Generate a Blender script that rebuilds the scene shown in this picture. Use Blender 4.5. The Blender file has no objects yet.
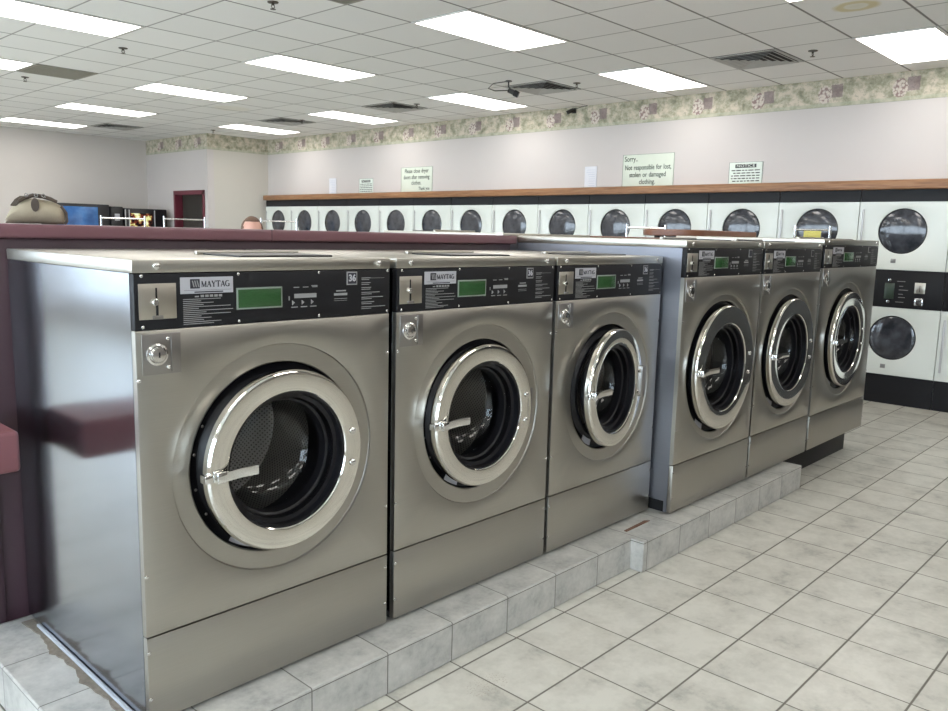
import bpy, bmesh, math, random
from mathutils import Vector, Matrix
random.seed(7)
PI = math.pi
SC = bpy.context.scene
COL = SC.collection

# ------------------------------------------------------------------ materials
class NT:
    def __init__(s, name):
        s.m = bpy.data.materials.new(name); s.m.use_nodes = True
        s.t = s.m.node_tree; s.t.nodes.clear()
        s.out = s.t.nodes.new('ShaderNodeOutputMaterial')
    def n(s, typ, **kw):
        o = s.t.nodes.new(typ)
        for k, v in kw.items(): setattr(o, k, v)
        return o
    def l(s, a, b): s.t.links.new(a, b)
    def put(s, sock, v):
        if isinstance(v, bpy.types.NodeSocket): s.l(v, sock)
        else: sock.default_value = v
    def M(s, op, a, b=0.0, c=None):
        o = s.n('ShaderNodeMath', operation=op)
        s.put(o.inputs[0], a); s.put(o.inputs[1], b)
        if c is not None: s.put(o.inputs[2], c)
        return o.outputs[0]
    def mix(s, f, a, b):
        o = s.n('ShaderNodeMix', data_type='RGBA')
        s.put(o.inputs[0], f); s.put(o.inputs[6], a); s.put(o.inputs[7], b)
        return o.outputs[2]
    def pos(s, obj=False):
        if obj:
            return s.n('ShaderNodeTexCoord').outputs['Object']
        return s.n('ShaderNodeNewGeometry').outputs['Position']
    def xyz(s, v):
        o = s.n('ShaderNodeSeparateXYZ'); s.l(v, o.inputs[0]); return o.outputs
    def comb(s, x, y, z=0.0):
        o = s.n('ShaderNodeCombineXYZ')
        s.put(o.inputs[0], x); s.put(o.inputs[1], y); s.put(o.inputs[2], z); return o.outputs[0]
    def noise(s, vec, scale, detail=3, rough=.55, col=False):
        o = s.n('ShaderNodeTexNoise'); s.l(vec, o.inputs['Vector'])
        o.inputs['Scale'].default_value = scale; o.inputs['Detail'].default_value = detail
        o.inputs['Roughness'].default_value = rough
        return o.outputs['Color' if col else 'Fac']
    def ramp(s, f, stops):
        o = s.n('ShaderNodeValToRGB'); e = o.color_ramp.elements
        while len(e) < len(stops): e.new(.5)
        for q, (p, c) in zip(e, stops):
            q.position = p; q.color = c if len(c) == 4 else (*c, 1)
        s.l(f, o.inputs[0]); return o.outputs[0]
    def stretch(s, vec, sc):
        o = s.n('ShaderNodeMapping'); s.l(vec, o.inputs[0]); o.inputs['Scale'].default_value = sc
        return o.outputs[0]
    def pr(s, **kw):
        p = s.n('ShaderNodeBsdfPrincipled')
        for k, v in kw.items():
            k = k.replace('_', ' ')
            if isinstance(v, tuple) and len(v) == 3: v = (*v, 1)
            s.put(p.inputs[k], v)
        s.l(p.outputs[0], s.out.inputs[0]); return p
    def bump(s, p, h, strength=.2, dist=.01):
        b = s.n('ShaderNodeBump'); b.inputs['Strength'].default_value = strength
        b.inputs['Distance'].default_value = dist
        s.l(h, b.inputs['Height']); s.l(b.outputs[0], p.inputs['Normal'])

MATS = {}
def plain(name, col, rough=.5, metal=0, var=.06, scale=8, **kw):
    """simple procedural material with slight noise variation"""
    if name in MATS: return MATS[name]
    t = NT(name); v = t.pos(True)
    f = t.noise(v, scale)
    a = tuple(min(1, c * (1 - var)) for c in col) + (1,); b = tuple(min(1, c * (1 + var)) for c in col) + (1,)
    c = t.mix(f, a, b)
    t.pr(Base_Color=c, Roughness=rough, Metallic=metal, **kw)
    MATS[name] = t.m; return t.m

def steel(name, col, rough, streak=.08, aniso=.5, vertical=False):
    t = NT(name); v = t.stretch(t.pos(True), (3, 3, 160) if not vertical else (160, 160, 3))
    f = t.noise(v, 2.2, 4)
    sm = t.noise(t.stretch(t.pos(True), (2.5, 2.5, 1.2)), 1.6, 3)
    c = t.mix(f, tuple(x * .93 for x in col) + (1,), tuple(min(1, x * 1.06) for x in col) + (1,))
    r = t.M('ADD', t.M('MULTIPLY', f, streak), t.M('ADD', t.M('MULTIPLY', sm, .10), rough - .05))
    t.pr(Base_Color=c, Roughness=r, Metallic=1.0, Anisotropic=aniso)
    MATS[name] = t.m; return t.m

STEEL = steel('brushed steel', (.435, .417, .378), .32)
CAPST = steel('cap steel', (.50, .48, .43), .3)
SIDE = steel('side sheet steel', (.31, .33, .365), .14, .03, .0)
SIDE2 = steel('galvanised side steel', (.27, .28, .32), .42, .05, .0)
CHROME = plain('chrome', (.78, .765, .72), .07, 1, .02)
CHROME2 = plain('chrome handle', (.75, .75, .74), .12, 1, .02)
PLATE = plain('coin plate steel', (.55, .52, .46), .34, 1, .05)
DKPLATE = plain('lock plate steel', (.33, .32, .31), .35, 1, .08)
BLACK = plain('black panel', (.010, .010, .012), .5, 0, .06, 8, Specular_IOR_Level=.25)
RUB = plain('black rubber', (.008, .008, .010), .35, 0, .06, 8, Specular_IOR_Level=.3)
GAP = plain('black gap', (.006, .006, .007), .8)
SILV = plain('silver label', (.50, .50, .54), .45, .3)
INK = plain('light ink', (.27, .27, .27), .6)
INKD = plain('dark ink', (.02, .02, .03), .6)
GREENK = plain('dark green ink', (.03, .055, .035), .6)
LCDFR = plain('display bezel', (.20, .24, .20), .35)
WHITE = plain('white enamel', (.70, .74, .70), .32, 0, .02)
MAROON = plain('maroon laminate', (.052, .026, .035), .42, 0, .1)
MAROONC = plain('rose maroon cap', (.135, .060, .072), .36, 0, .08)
PINK = plain('rose laminate', (.21, .080, .085), .35, 0, .05)
BROWN = plain('brown laminate', (.20, .085, .05), .35, 0, .1)
CONC = plain('rough grout', (.17, .145, .115), .9, 0, .5, 60)
PAPER = plain('paper', (.72, .74, .80), .7)
SIGNP = plain('pale green sign board', (.68, .74, .645), .5)
NOTP = plain('pale notice board', (.72, .80, .74), .5)
GREYST = plain('pale grey plastic', (.42, .45, .50), .5)
RACK = plain('chrome wire', (.70, .70, .70), .2, 1, .03)
WHITEPL = plain('white plastic', (.75, .77, .8), .45)
DARKMET = plain('dark metal', (.05, .05, .05), .4, .6)
SPRK = plain('sprinkler brass', (.10, .09, .07), .4, .7)
LEATH = plain('dark brown leather', (.055, .038, .025), .5, 0, .2)
SKIN = plain('skin', (.58, .33, .26), .5, 0, .05)
HAIR = plain('brown hair', (.12, .065, .04), .6, 0, .3, 60)
SHIRT = plain('blue shirt', (.10, .14, .25), .8)
TROUS = plain('dark trousers', (.04, .045, .06), .85)
SHOE = plain('black shoe', (.02, .02, .02), .5)
VBLK = plain('black machine casing', (.013, .013, .016), .35)
GREYP = plain('grey plastic', (.22, .22, .22), .5)
YELL = plain('yellow tag', (.72, .66, .18), .6)
TBAR = plain('white painted trim', (.72, .72, .70), .45)
ALU = plain('brushed aluminium', (.50, .50, .51), .45, .6)

def mk_glass(name, tint, gl=.9, base=.0, ior=1.5, rough=.02):
    t = NT(name)
    tr = t.n('ShaderNodeBsdfTransparent'); tr.inputs[0].default_value = (*tint, 1)
    g = t.n('ShaderNodeBsdfGlossy'); g.inputs['Color'].default_value = (gl, gl, gl, 1); g.inputs['Roughness'].default_value = rough
    lw = t.n('ShaderNodeLayerWeight'); lw.inputs[0].default_value = .5
    f = t.M('ADD', t.M('MULTIPLY', t.M('POWER', lw.outputs['Facing'], 4.0), .8), .04 + base)
    m = t.n('ShaderNodeMixShader'); t.l(f, m.inputs[0]); t.l(tr.outputs[0], m.inputs[1]); t.l(g.outputs[0], m.inputs[2])
    t.l(m.outputs[0], t.out.inputs[0]); return t.m
GLASS = mk_glass('door glass', (.78, .79, .80), .8)
PANE = mk_glass('window glass', (.93, .96, .97))

def mk_dryglass():
    t = NT('dark dryer glass'); v = t.pos(True)
    n = t.noise(v, 7, 3)
    c = t.ramp(n, [(.35, (.022, .024, .03)), (.7, (.075, .08, .095))])
    t.pr(Base_Color=c, Roughness=.09, IOR=1.6)
    return t.m
DRYG = mk_dryglass()

def mk_drum():
    t = NT('perforated drum'); v = t.pos(True)
    x, y, z = t.xyz(v)
    P = .016
    def dots(u, w):
        a = t.M('SUBTRACT', t.M('FRACT', t.M('DIVIDE', t.M('ADD', u, w), P)), .5)
        b = t.M('SUBTRACT', t.M('FRACT', t.M('DIVIDE', t.M('SUBTRACT', u, w), P)), .5)
        return t.M('LESS_THAN', t.M('SQRT', t.M('ADD', t.M('MULTIPLY', a, a), t.M('MULTIPLY', b, b))), .24)
    cyl = t.M('LESS_THAN', y, .437)
    ang = t.M('MULTIPLY', t.M('ARCTAN2', t.M('SUBTRACT', z, .70), t.M('SUBTRACT', x, .43)), .26)
    hole = t.M('ADD', t.M('MULTIPLY', dots(y, ang), cyl), t.M('MULTIPLY', dots(x, z), t.M('SUBTRACT', 1.0, cyl)))
    c = t.mix(hole, (.50, .49, .47, 1), (.02, .02, .02, 1))
    t.pr(Base_Color=c, Roughness=.35, Metallic=t.M('SUBTRACT', 1.0, hole))
    return t.m
DRUM = mk_drum()

def emis(name, col, s):
    t = NT(name); e = t.n('ShaderNodeEmission'); e.inputs[0].default_value = (*col, 1); e.inputs[1].default_value = s
    t.l(e.outputs[0], t.out.inputs[0]); return t.m
LAMP = emis('fluorescent diffuser', (1.0, .955, .90), 8.4)

def mk_lcd():
    t = NT('green display'); v = t.pos(True)
    n = t.noise(t.stretch(v, (60, 60, 200)), 1.5, 2)
    c = t.mix(n, (.018, .055, .018, 1), (.028, .09, .028, 1))
    p = t.pr(Base_Color=c, Roughness=.25)
    t.l(c, p.inputs['Emission Color']); p.inputs['Emission Strength'].default_value = .08
    return t.m
LCD = mk_lcd()

TX, FX, FY = .3045, 2.8613, 1.8392
def grid_line(t, c, off, pitch, half):
    u = t.M('DIVIDE', t.M('SUBTRACT', c, off), pitch)
    d = t.M('SUBTRACT', .5, t.M('ABSOLUTE', t.M('SUBTRACT', t.M('FRACT', u), .5)))
    o = t.n('ShaderNodeMapRange'); o.clamp = True
    t.l(d, o.inputs[0]); o.inputs[1].default_value = half / pitch * .55; o.inputs[2].default_value = half / pitch * 1.2
    o.inputs[3].default_value = 1; o.inputs[4].default_value = 0
    return o.outputs[0], t.M('FLOOR', u)
def mk_floor():
    t = NT('floor tiles'); v = t.pos(); x, y, z = t.xyz(v)
    la, iu = grid_line(t, x, FX, TX, .0034); lb, iv = grid_line(t, y, FY, TX, .0042)
    line = t.M('MAXIMUM', la, lb)
    w = t.n('ShaderNodeTexWhiteNoise', noise_dimensions='2D'); t.l(t.comb(iu, iv), w.inputs['Vector'])
    off = t.n('ShaderNodeVectorMath', operation='SCALE'); t.l(w.outputs['Color'], off.inputs[0]); off.inputs['Scale'].default_value = 30
    ad = t.n('ShaderNodeVectorMath', operation='ADD'); t.l(v, ad.inputs[0]); t.l(off.outputs[0], ad.inputs[1])
    n1 = t.noise(ad.outputs[0], 5.5, 6, .62); n2 = t.noise(ad.outputs[0], 42, 3, .6)
    m = t.M('ADD', t.M('MULTIPLY', n1, .8), t.M('MULTIPLY', n2, .2))
    c = t.ramp(m, [(.33, (.29, .285, .255)), (.45, (.455, .445, .395)), (.60, (.55, .54, .485))])
    c = t.mix(t.M('MULTIPLY', w.outputs['Value'], .10), c, (.50, .46, .40, 1))
    # dirt specks near one tile
    dx = t.M('SUBTRACT', x, 1.93); dy = t.M('SUBTRACT', y, 1.70)
    dd = t.M('ADD', t.M('MULTIPLY', dx, dx), t.M('MULTIPLY', t.M('MULTIPLY', dy, dy), 3))
    sp = t.M('MULTIPLY', t.M('LESS_THAN', dd, .009), t.M('GREATER_THAN', t.noise(v, 170, 2), .62))
    c = t.mix(t.M('MULTIPLY', sp, .7), c, (.22, .17, .11, 1))
    c = t.mix(line, c, (.135, .125, .105, 1))
    p = t.pr(Base_Color=c, Roughness=t.M('ADD', .30, t.M('MULTIPLY', line, .4)))
    t.bump(p, t.M('SUBTRACT', t.M('MULTIPLY', m, .1), line), .35, .004)
    return t.m
FLOOR = mk_floor()
def mk_kerb():
    t = NT('kerb tiles'); g = t.n('ShaderNodeNewGeometry'); v = g.outputs['Position']; x, y, z = t.xyz(v)
    nx, ny, nz = t.xyz(g.outputs['True Normal'])
    la, iu = grid_line(t, x, FX - .0005, .3032, .0024); lb, iv = grid_line(t, y, 2.36, TX, .0024)
    sx = t.M('GREATER_THAN', t.M('ABSOLUTE', nx), .5); top = t.M('GREATER_THAN', nz, .5)
    leftstrip = t.M('LESS_THAN', x, .90)
    front = t.M('SUBTRACT', 1.0, sx)
    la = t.M('MULTIPLY', t.M('MULTIPLY', la, front), t.M('GREATER_THAN', x, 1.0))
    lb = t.M('MULTIPLY', lb, leftstrip)
    rim = t.M('MULTIPLY', t.M('GREATER_THAN', z, .138), t.M('LESS_THAN', z, .1415))
    line = t.M('MAXIMUM', t.M('MAXIMUM', la, lb), rim)
    w = t.n('ShaderNodeTexWhiteNoise', noise_dimensions='2D'); t.l(t.comb(iu, t.M('ADD', iv, top)), w.inputs['Vector'])
    off = t.n('ShaderNodeVectorMath', operation='SCALE'); t.l(w.outputs['Color'], off.inputs[0]); off.inputs['Scale'].default_value = 20
    ad = t.n('ShaderNodeVectorMath', operation='ADD'); t.l(v, ad.inputs[0]); t.l(off.outputs[0], ad.inputs[1])
    n1 = t.noise(ad.outputs[0], 7, 6, .65); n2 = t.noise(ad.outputs[0], 50, 3, .6)
    m = t.M('ADD', t.M('MULTIPLY', n1, .8), t.M('MULTIPLY', n2, .2))
    c = t.ramp(m, [(.32, (.26, .258, .245)), (.47, (.41, .405, .38)), (.64, (.53, .52, .485))])
    c = t.mix(line, c, (.12, .115, .10, 1))
    p = t.pr(Base_Color=c, Roughness=.38)
    t.bump(p, t.M('SUBTRACT', t.M('MULTIPLY', m, .15), line), .35, .004)
    return t.m
KERB = mk_kerb()
CP, CX, CY, CPX = .6096, 6.880, 1.815, .617
def mk_ceil():
    t = NT('ceiling tiles'); v = t.pos(); x, y, z = t.xyz(v)
    la, iu = grid_line(t, x, CX, CPX, .0085); lb, iv = grid_line(t, y, CY, CP, .0105)
    line = t.M('MAXIMUM', t.M('MULTIPLY', la, .75), lb)
    w = t.n('ShaderNodeTexWhiteNoise', noise_dimensions='2D'); t.l(t.comb(iu, iv), w.inputs['Vector'])
    n = t.noise(v, 160, 4, .7)
    c = t.mix(w.outputs['Value'], (.82, .825, .805, 1), (.87, .875, .855, 1))
    c = t.mix(t.M('MULTIPLY', n, .25), c, (.62, .62, .61, 1))
    def stain(cx, cy, a, b, edge):
        dx = t.M('DIVIDE', t.M('SUBTRACT', x, cx), a); dy = t.M('DIVIDE', t.M('SUBTRACT', y, cy), b)
        r = t.M('ADD', t.M('SQRT', t.M('ADD', t.M('MULTIPLY', dx, dx), t.M('MULTIPLY', dy, dy))), t.M('MULTIPLY', t.noise(v, 6, 2), .35))
        return t.ramp(r, edge)
    s1 = stain(6.0, 2.10, .17, .20, [(.0, (.55,) * 3), (.55, (.30,) * 3), (.62, (.9,) * 3), (.80, (.95,) * 3), (.92, (.35,) * 3), (1, (0,) * 3)])
    c = t.mix(t.M('MULTIPLY', s1, .85), c, (.62, .54, .28, 1))
    s2 = stain(6.0, 10.2, .35, .35, [(.0, (.5,) * 3), (.7, (.5,) * 3), (1, (0,) * 3)])
    c = t.mix(t.M('MULTIPLY', s2, .5), c, (.66, .60, .42, 1))
    c = t.mix(line, c, (.20, .195, .185, 1))
    p = t.pr(Base_Color=c, Roughness=.85)
    t.bump(p, t.M('SUBTRACT', t.M('MULTIPLY', n, .3), line), .3, .004)
    return t.m
CEIL = mk_ceil()
def wallmat(name, col):
    t = NT(name); v = t.pos(); n = t.noise(v, 1.2, 3); n2 = t.noise(v, 130, 3)
    c = t.mix(n, tuple(a * .96 for a in col) + (1,), tuple(a * 1.03 for a in col) + (1,))
    p = t.pr(Base_Color=c, Roughness=.62); t.bump(p, n2, .06, .003); return t.m
WALL = wallmat('painted wall', (.60, .565, .55))
WALLB = wallmat('painted box wall', (.60, .575, .52))
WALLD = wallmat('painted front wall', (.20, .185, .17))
WALLG = wallmat('painted far wall', (.63, .59, .555))

def mk_border():
    t = NT('floral wallpaper border'); v = t.pos(); x, y, z = t.xyz(v)
    s = t.M('SUBTRACT', x, y)
    q = t.comb(s, z, 0.0)
    n1 = t.noise(q, 9, 5, .65); n2 = t.noise(q, 22, 4, .7); n3 = t.noise(q, 60, 3)
    c = t.ramp(n1, [(.34, (.23, .225, .16)), (.44, (.40, .385, .28)), (.52, (.54, .50, .39)), (.60, (.66, .59, .49))])
    c = t.mix(t.M('MULTIPLY', t.M('GREATER_THAN', n2, .56), .5), c, (.30, .30, .215, 1))
    PT = .692
    u = t.M('FRACT', t.M('DIVIDE', t.M('ADD', y, 50 * PT - 2.388 + .055), PT))   # 0..1 along the wall
    w = t.M('ADD', t.M('MULTIPLY', t.M('SUBTRACT', u, .08), PT), t.M('MULTIPLY', t.M('SUBTRACT', n2, .5), .04))
    zz = t.M('ADD', t.M('SUBTRACT', z, 3.012), t.M('MULTIPLY', t.M('SUBTRACT', n3, .5), .03))
    sq = t.M('MULTIPLY', t.M('LESS_THAN', t.M('ABSOLUTE', w), .055), t.M('LESS_THAN', t.M('ABSOLUTE', zz), .062))
    c = t.mix(t.M('MULTIPLY', sq, .7), c, t.mix(n3, (.13, .08, .10, 1), (.30, .21, .24, 1)))
    w2 = t.M('SUBTRACT', w, .115)
    fl = t.M('LESS_THAN', t.M('ADD', t.M('MULTIPLY', t.M('MULTIPLY', w2, w2), 1.6), t.M('MULTIPLY', t.M('ADD', zz, .03), t.M('ADD', zz, .03))), .0075)
    vo = t.n('ShaderNodeTexVoronoi'); t.l(q, vo.inputs['Vector']); vo.inputs['Scale'].default_value = 42
    c = t.mix(t.M('MULTIPLY', fl, .9), c, t.ramp(vo.outputs['Distance'], [(.2, (.72, .64, .58)), (.55, (.62, .56, .50)), (.70, (.30, .20, .20))]))
    zb = t.M('MULTIPLY', t.M('GREATER_THAN', z, 2.862), t.M('LESS_THAN', z, 2.90))
    c = t.mix(t.M('MULTIPLY', zb, .5), c, (.46, .49, .37, 1))
    c = t.mix(t.M('LESS_THAN', z, 2.864), c, (.25, .29, .22, 1))
    t.pr(Base_Color=c, Roughness=.7)
    return t.m
BORDER = mk_border()
def mk_oak():
    t = NT('oak ledge'); v = t.pos()
    n = t.noise(t.stretch(v, (3, 1.2, 26)), 3.2, 5, .6)
    c = t.ramp(n, [(.3, (.16, .070, .028)), (.5, (.28, .135, .058)), (.7, (.38, .20, .095))])
    t.pr(Base_Color=c, Roughness=.4); return t.m
OAK = mk_oak()
def mk_canvas():
    t = NT('beige canvas'); v = t.pos(True)
    n = t.noise(v, 220, 2); m = t.noise(v, 14, 3)
    c = t.mix(m, (.27, .235, .165, 1), (.38, .33, .24, 1))
    p = t.pr(Base_Color=c, Roughness=.9); t.bump(p, n, .4, .002); return t.m
CANVAS = mk_canvas()
def mk_vendpic():
    t = NT('lit drinks picture'); v = t.pos(True)
    n = t.noise(v, 7, 4); c = t.ramp(n, [(.44, (.01, .01, .01)), (.51, (.25, .05, .03)), (.55, (.75, .75, .25)), (.62, (.95, .95, .7))])
    e = t.n('ShaderNodeEmission'); t.l(c, e.inputs[0]); e.inputs[1].default_value = 1.0
    t.l(e.outputs[0], t.out.inputs[0]); return t.m
VPIC = mk_vendpic()
def mk_blue():
    t = NT('lit blue panel'); v = t.pos(True)
    n = t.noise(v, 3, 4); c = t.ramp(n, [(.3, (.02, .07, .20)), (.5, (.035, .12, .32)), (.7, (.07, .20, .45))])
    e = t.pr(Base_Color=c, Roughness=.2); t.l(c, e.inputs['Emission Color']); e.inputs['Emission Strength'].default_value = .2
    return t.m
BLUE = mk_blue()
ASPH = plain('pale concrete', (.55, .54, .52), .9, 0, .2, 20)

# ------------------------------------------------------------------ mesh helpers
class MB:
    def __init__(s): s.b = bmesh.new()
    def box(s, x0, x1, y0, y1, z0, z1, bev=0, seg=2):
        r = bmesh.ops.create_cube(s.b, size=1)
        vs = r['verts']
        for v in vs:
            v.co = Vector(((x0 + x1) / 2 + v.co.x * (x1 - x0), (y0 + y1) / 2 + v.co.y * (y1 - y0), (z0 + z1) / 2 + v.co.z * (z1 - z0)))
        if bev > 0:
            es = list({e for v in vs for e in v.link_edges})
            bmesh.ops.bevel(s.b, geom=es, offset=bev, segments=seg, affect='EDGES', profile=.5)
        return s
    def lathe(s, prof, c=(0, 0, 0), axis='y', n=64, close=False, a0=0, a1=2 * PI):
        """prof: list of (radius, along-axis)"""
        full = abs(a1 - a0 - 2 * PI) < 1e-6
        rings = []
        for r, h in prof:
            if r < 1e-6:
                rings.append([s.b.verts.new(s._p(0, 0, h, c, axis))]); continue
            k = n if full else n + 1
            rings.append([s.b.verts.new(s._p(r * math.cos(a0 + (a1 - a0) * i / n), r * math.sin(a0 + (a1 - a0) * i / n), h, c, axis)) for i in range(k)])
        pairs = list(zip(rings, rings[1:]))
        if close: pairs.append((rings[-1], rings[0]))
        for A, B in pairs:
            m = n
            for i in range(m):
                j = (i + 1) % len(A) if full else i + 1
                j2 = (i + 1) % len(B) if full else i + 1
                try:
                    if len(A) == 1 and len(B) == 1: continue
                    if len(A) == 1: s.b.faces.new((A[0], B[i], B[j2]))
                    elif len(B) == 1: s.b.faces.new((A[i], A[j], B[0]))
                    else: s.b.faces.new((A[i], A[j], B[j2], B[i]))
                except ValueError: pass
        return s
    @staticmethod
    def _p(a, b, h, c, axis):
        if axis == 'y': q = (a, h, b)
        elif axis == 'x': q = (h, a, b)
        else: q = (a, b, h)
        return Vector(q) + Vector(c)
    def cyl(s, c, r, h0, h1, axis='z', n=24, bev=0):
        if bev: return s.lathe([(0, h0), (r - bev, h0), (r, h0 + bev), (r, h1 - bev), (r - bev, h1), (0, h1)], c, axis, n)
        return s.lathe([(0, h0), (r, h0), (r, h1), (0, h1)], c, axis, n)
    def prism(s, poly, h0, h1, axis='z'):
        a = [s.b.verts.new(s._p(p[0], p[1], h0, (0, 0, 0), axis)) for p in poly]
        b = [s.b.verts.new(s._p(p[0], p[1], h1, (0, 0, 0), axis)) for p in poly]
        s.b.faces.new(a); s.b.faces.new(b[::-1])
        for i in range(len(a)):
            j = (i + 1) % len(a); s.b.faces.new((a[i], b[i], b[j], a[j]))
        return s
    def tube(s, pts, r, n=10, caps=True):
        pts = [Vector(p) for p in pts]; rings = []
        rr = r if isinstance(r, (list, tuple)) else [r] * len(pts)
        up = None
        for i, p in enumerate(pts):
            d = (pts[min(i + 1, len(pts) - 1)] - pts[max(i - 1, 0)]).normalized()
            if up is None: up = d.orthogonal().normalized()
            up = (up - d * up.dot(d)).normalized(); sd = d.cross(up)
            rings.append([s.b.verts.new(p + (up * math.cos(2 * PI * k / n) + sd * math.sin(2 * PI * k / n)) * rr[i]) for k in range(n)])
        for A, B in zip(rings, rings[1:]):
            for k in range(n): s.b.faces.new((A[k], A[(k + 1) % n], B[(k + 1) % n], B[k]))
        if caps: s.b.faces.new(rings[0][::-1]); s.b.faces.new(rings[-1])
        return s
    def quad(s, *p):
        s.b.faces.new([s.b.verts.new(Vector(q)) for q in p]); return s
    def build(s, name, mat, parent=None, smooth=True, loc=None):
        bmesh.ops.remove_doubles(s.b, verts=s.b.verts, dist=1e-6)
        bmesh.ops.recalc_face_normals(s.b, faces=s.b.faces)
        me = bpy.data.meshes.new(name); s.b.to_mesh(me); s.b.free()
        me.materials.append(mat)
        if smooth:
            for p in me.polygons: p.use_smooth = True
            me.set_sharp_from_angle(angle=math.radians(35))
        o = bpy.data.objects.new(name, me); COL.objects.link(o)
        if loc: o.location = loc
        if parent: o.parent = parent
        return o

def tag(o, label=None, cat=None, group=None, kind=None):
    if label: o['label'] = label
    if cat: o['category'] = cat
    if group: o['group'] = group
    if kind: o['kind'] = kind
    return o
def empty(name, loc=(0, 0, 0), rz=0, label=None, cat=None, group=None):
    o = bpy.data.objects.new(name, None); o.empty_display_size = .1
    COL.objects.link(o); o.location = loc; o.rotation_euler = (0, 0, rz)
    return tag(o, label, cat, group)
def copy_tree(o, parent=None):
    c = o.copy(); COL.objects.link(c); c.parent = parent
    for ch in list(o.children): copy_tree(ch, c)
    return c
def struct(mb, name, mat, smooth=False):
    return tag(mb.build(name, mat, None, smooth), kind='structure')

def text_mesh(body, size, mat, name, parent, loc, rot, depth=.0008, align='CENTER', bold=0, sx=1.0, spacing=1.0, line=1.0):
    cu = bpy.data.curves.new(name, 'FONT'); cu.body = body; cu.size = size; cu.extrude = depth / 2
    cu.align_x = align; cu.align_y = 'CENTER'; cu.offset = bold; cu.resolution_u = 3; cu.space_character = spacing; cu.space_word = 1.35; cu.space_line = line
    ob = bpy.data.objects.new('tmp', cu); COL.objects.link(ob)
    dg = bpy.context.evaluated_depsgraph_get(); dg.update()
    me = bpy.data.meshes.new_from_object(ob.evaluated_get(dg)); bpy.data.objects.remove(ob)
    me.materials.clear(); me.materials.append(mat); me.name = name
    me.transform(Matrix.Diagonal((sx, 1, 1, 1)))
    o = bpy.data.objects.new(name, me); COL.objects.link(o)
    o.parent = parent; o.location = loc; o.rotation_euler = rot
    return o
FRONT = (PI / 2, 0, 0)            # text facing -y
WEST = (PI / 2, 0, -PI / 2)       # text facing -x

# ------------------------------------------------------------------ room shell
H = 3.127
XW, XR = 8.34, 8.48
YL, YN, XL = 15.50, -3.6, -3.2
BX, BY = 7.27, 13.2          # box room corner
struct(MB().box(XL - .1, 9.6, YN - .1, YL + .1, -.1, 0), 'floor', FLOOR)
struct(MB().box(XL - .1, 9.6, YN - .1, YL + .1, H, H + .1), 'ceiling', CEIL)
struct(MB().box(XR, XR + .12, YN, BY, 0, H), 'wall_right', WALL)
struct(MB().box(XL, 9.6, YL, YL + .12, 0, H), 'wall_back', WALLG)
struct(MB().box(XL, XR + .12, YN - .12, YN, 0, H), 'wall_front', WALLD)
# box room: face towards -x has a doorway; face towards -y is plain
DZ, DY0, DY1 = 2.15, 13.31, 14.42
m = MB(); m.box(BX, BX + .12, BY, DY0, 0, H); m.box(BX, BX + .12, DY1, YL, 0, H); m.box(BX, BX + .12, DY0, DY1, DZ, H)
struct(m, 'wall_box', WALL)
struct(MB().box(BX + .12, 9.6, BY, BY + .12, 0, H), 'wall_corner', WALLB)
struct(MB().box(9.5, 9.6, BY + .12, YL, 0, H), 'wall_storeroom', WALLG)
m = MB()
for y in (DY0, DY1 - .055): m.box(BX - .025, BX + .13, y, y + .055, 0, DZ, .004)
m.box(BX - .025, BX + .13, DY0, DY1, DZ - .055, DZ + .02, .004)
struct(m, 'door_1', plain('maroon door frame', (.14, .025, .04), .4))
# border
struct(MB().box(XR - .004, XR, YN, BY, 2.862, H), 'trim_1', BORDER)
struct(MB().box(BX + .001, XR, BY - .004, BY, 2.862, H), 'trim_2', BORDER)
struct(MB().box(BX - .004, BX, BY - .004, YL, 2.862, H), 'trim_3', BORDER)
# oak ledge above dryers with black header
struct(MB().box(XW - .05, XR, YN, 13.08, 2.035, 2.122, .006), 'trim_4', OAK, True)

# storefront windows along the far left side
WY = [-3.2, -.4, 2.4, 5.2, 8.0, 10.8, 13.6]
m = MB(); m.box(XL - .12, XL, YN - .12, YL, 0, .35); m.box(XL - .12, XL, YN - .12, YL, 2.75, H)
m.box(XL - .12, XL, YN - .12, WY[0], .35, 2.75); m.box(XL - .12, XL, WY[-1], YL + .12, .35, 2.75)
struct(m, 'wall_left', WALLG)
for i, (a, b) in enumerate(zip(WY, WY[1:])):
    m = MB()
    m.box(XL - .1, XL - .02, a, a + .06, .35, 2.75); m.box(XL - .1, XL - .02, b - .06, b, .35, 2.75)
    m.box(XL - .1, XL - .02, a, b, .35, .42); m.box(XL - .1, XL - .02, a, b, 2.68, 2.75)
    w = struct(m, 'window_%d' % (i + 1), ALU)
    MB().box(XL - .065, XL - .059, a + .06, b - .06, .42, 2.68).build('window_pane', PANE, w, False)
struct(MB().box(-40, XL - .13, -30, 40, -.16, -.05), 'ground', ASPH)

# ------------------------------------------------------------------ kerb
m = MB()
m.prism([(.73, 1.8916), (3.13, 1.8916), (3.13, 1.825), (4.985, 1.825), (4.985, 2.98), (.73, 2.98)], 0, .149)
o = struct(m, 'trim_5', KERB)
bv = o.modifiers.new('b', 'BEVEL'); bv.width = .006; bv.segments = 2; bv.limit_method = 'ANGLE'

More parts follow.
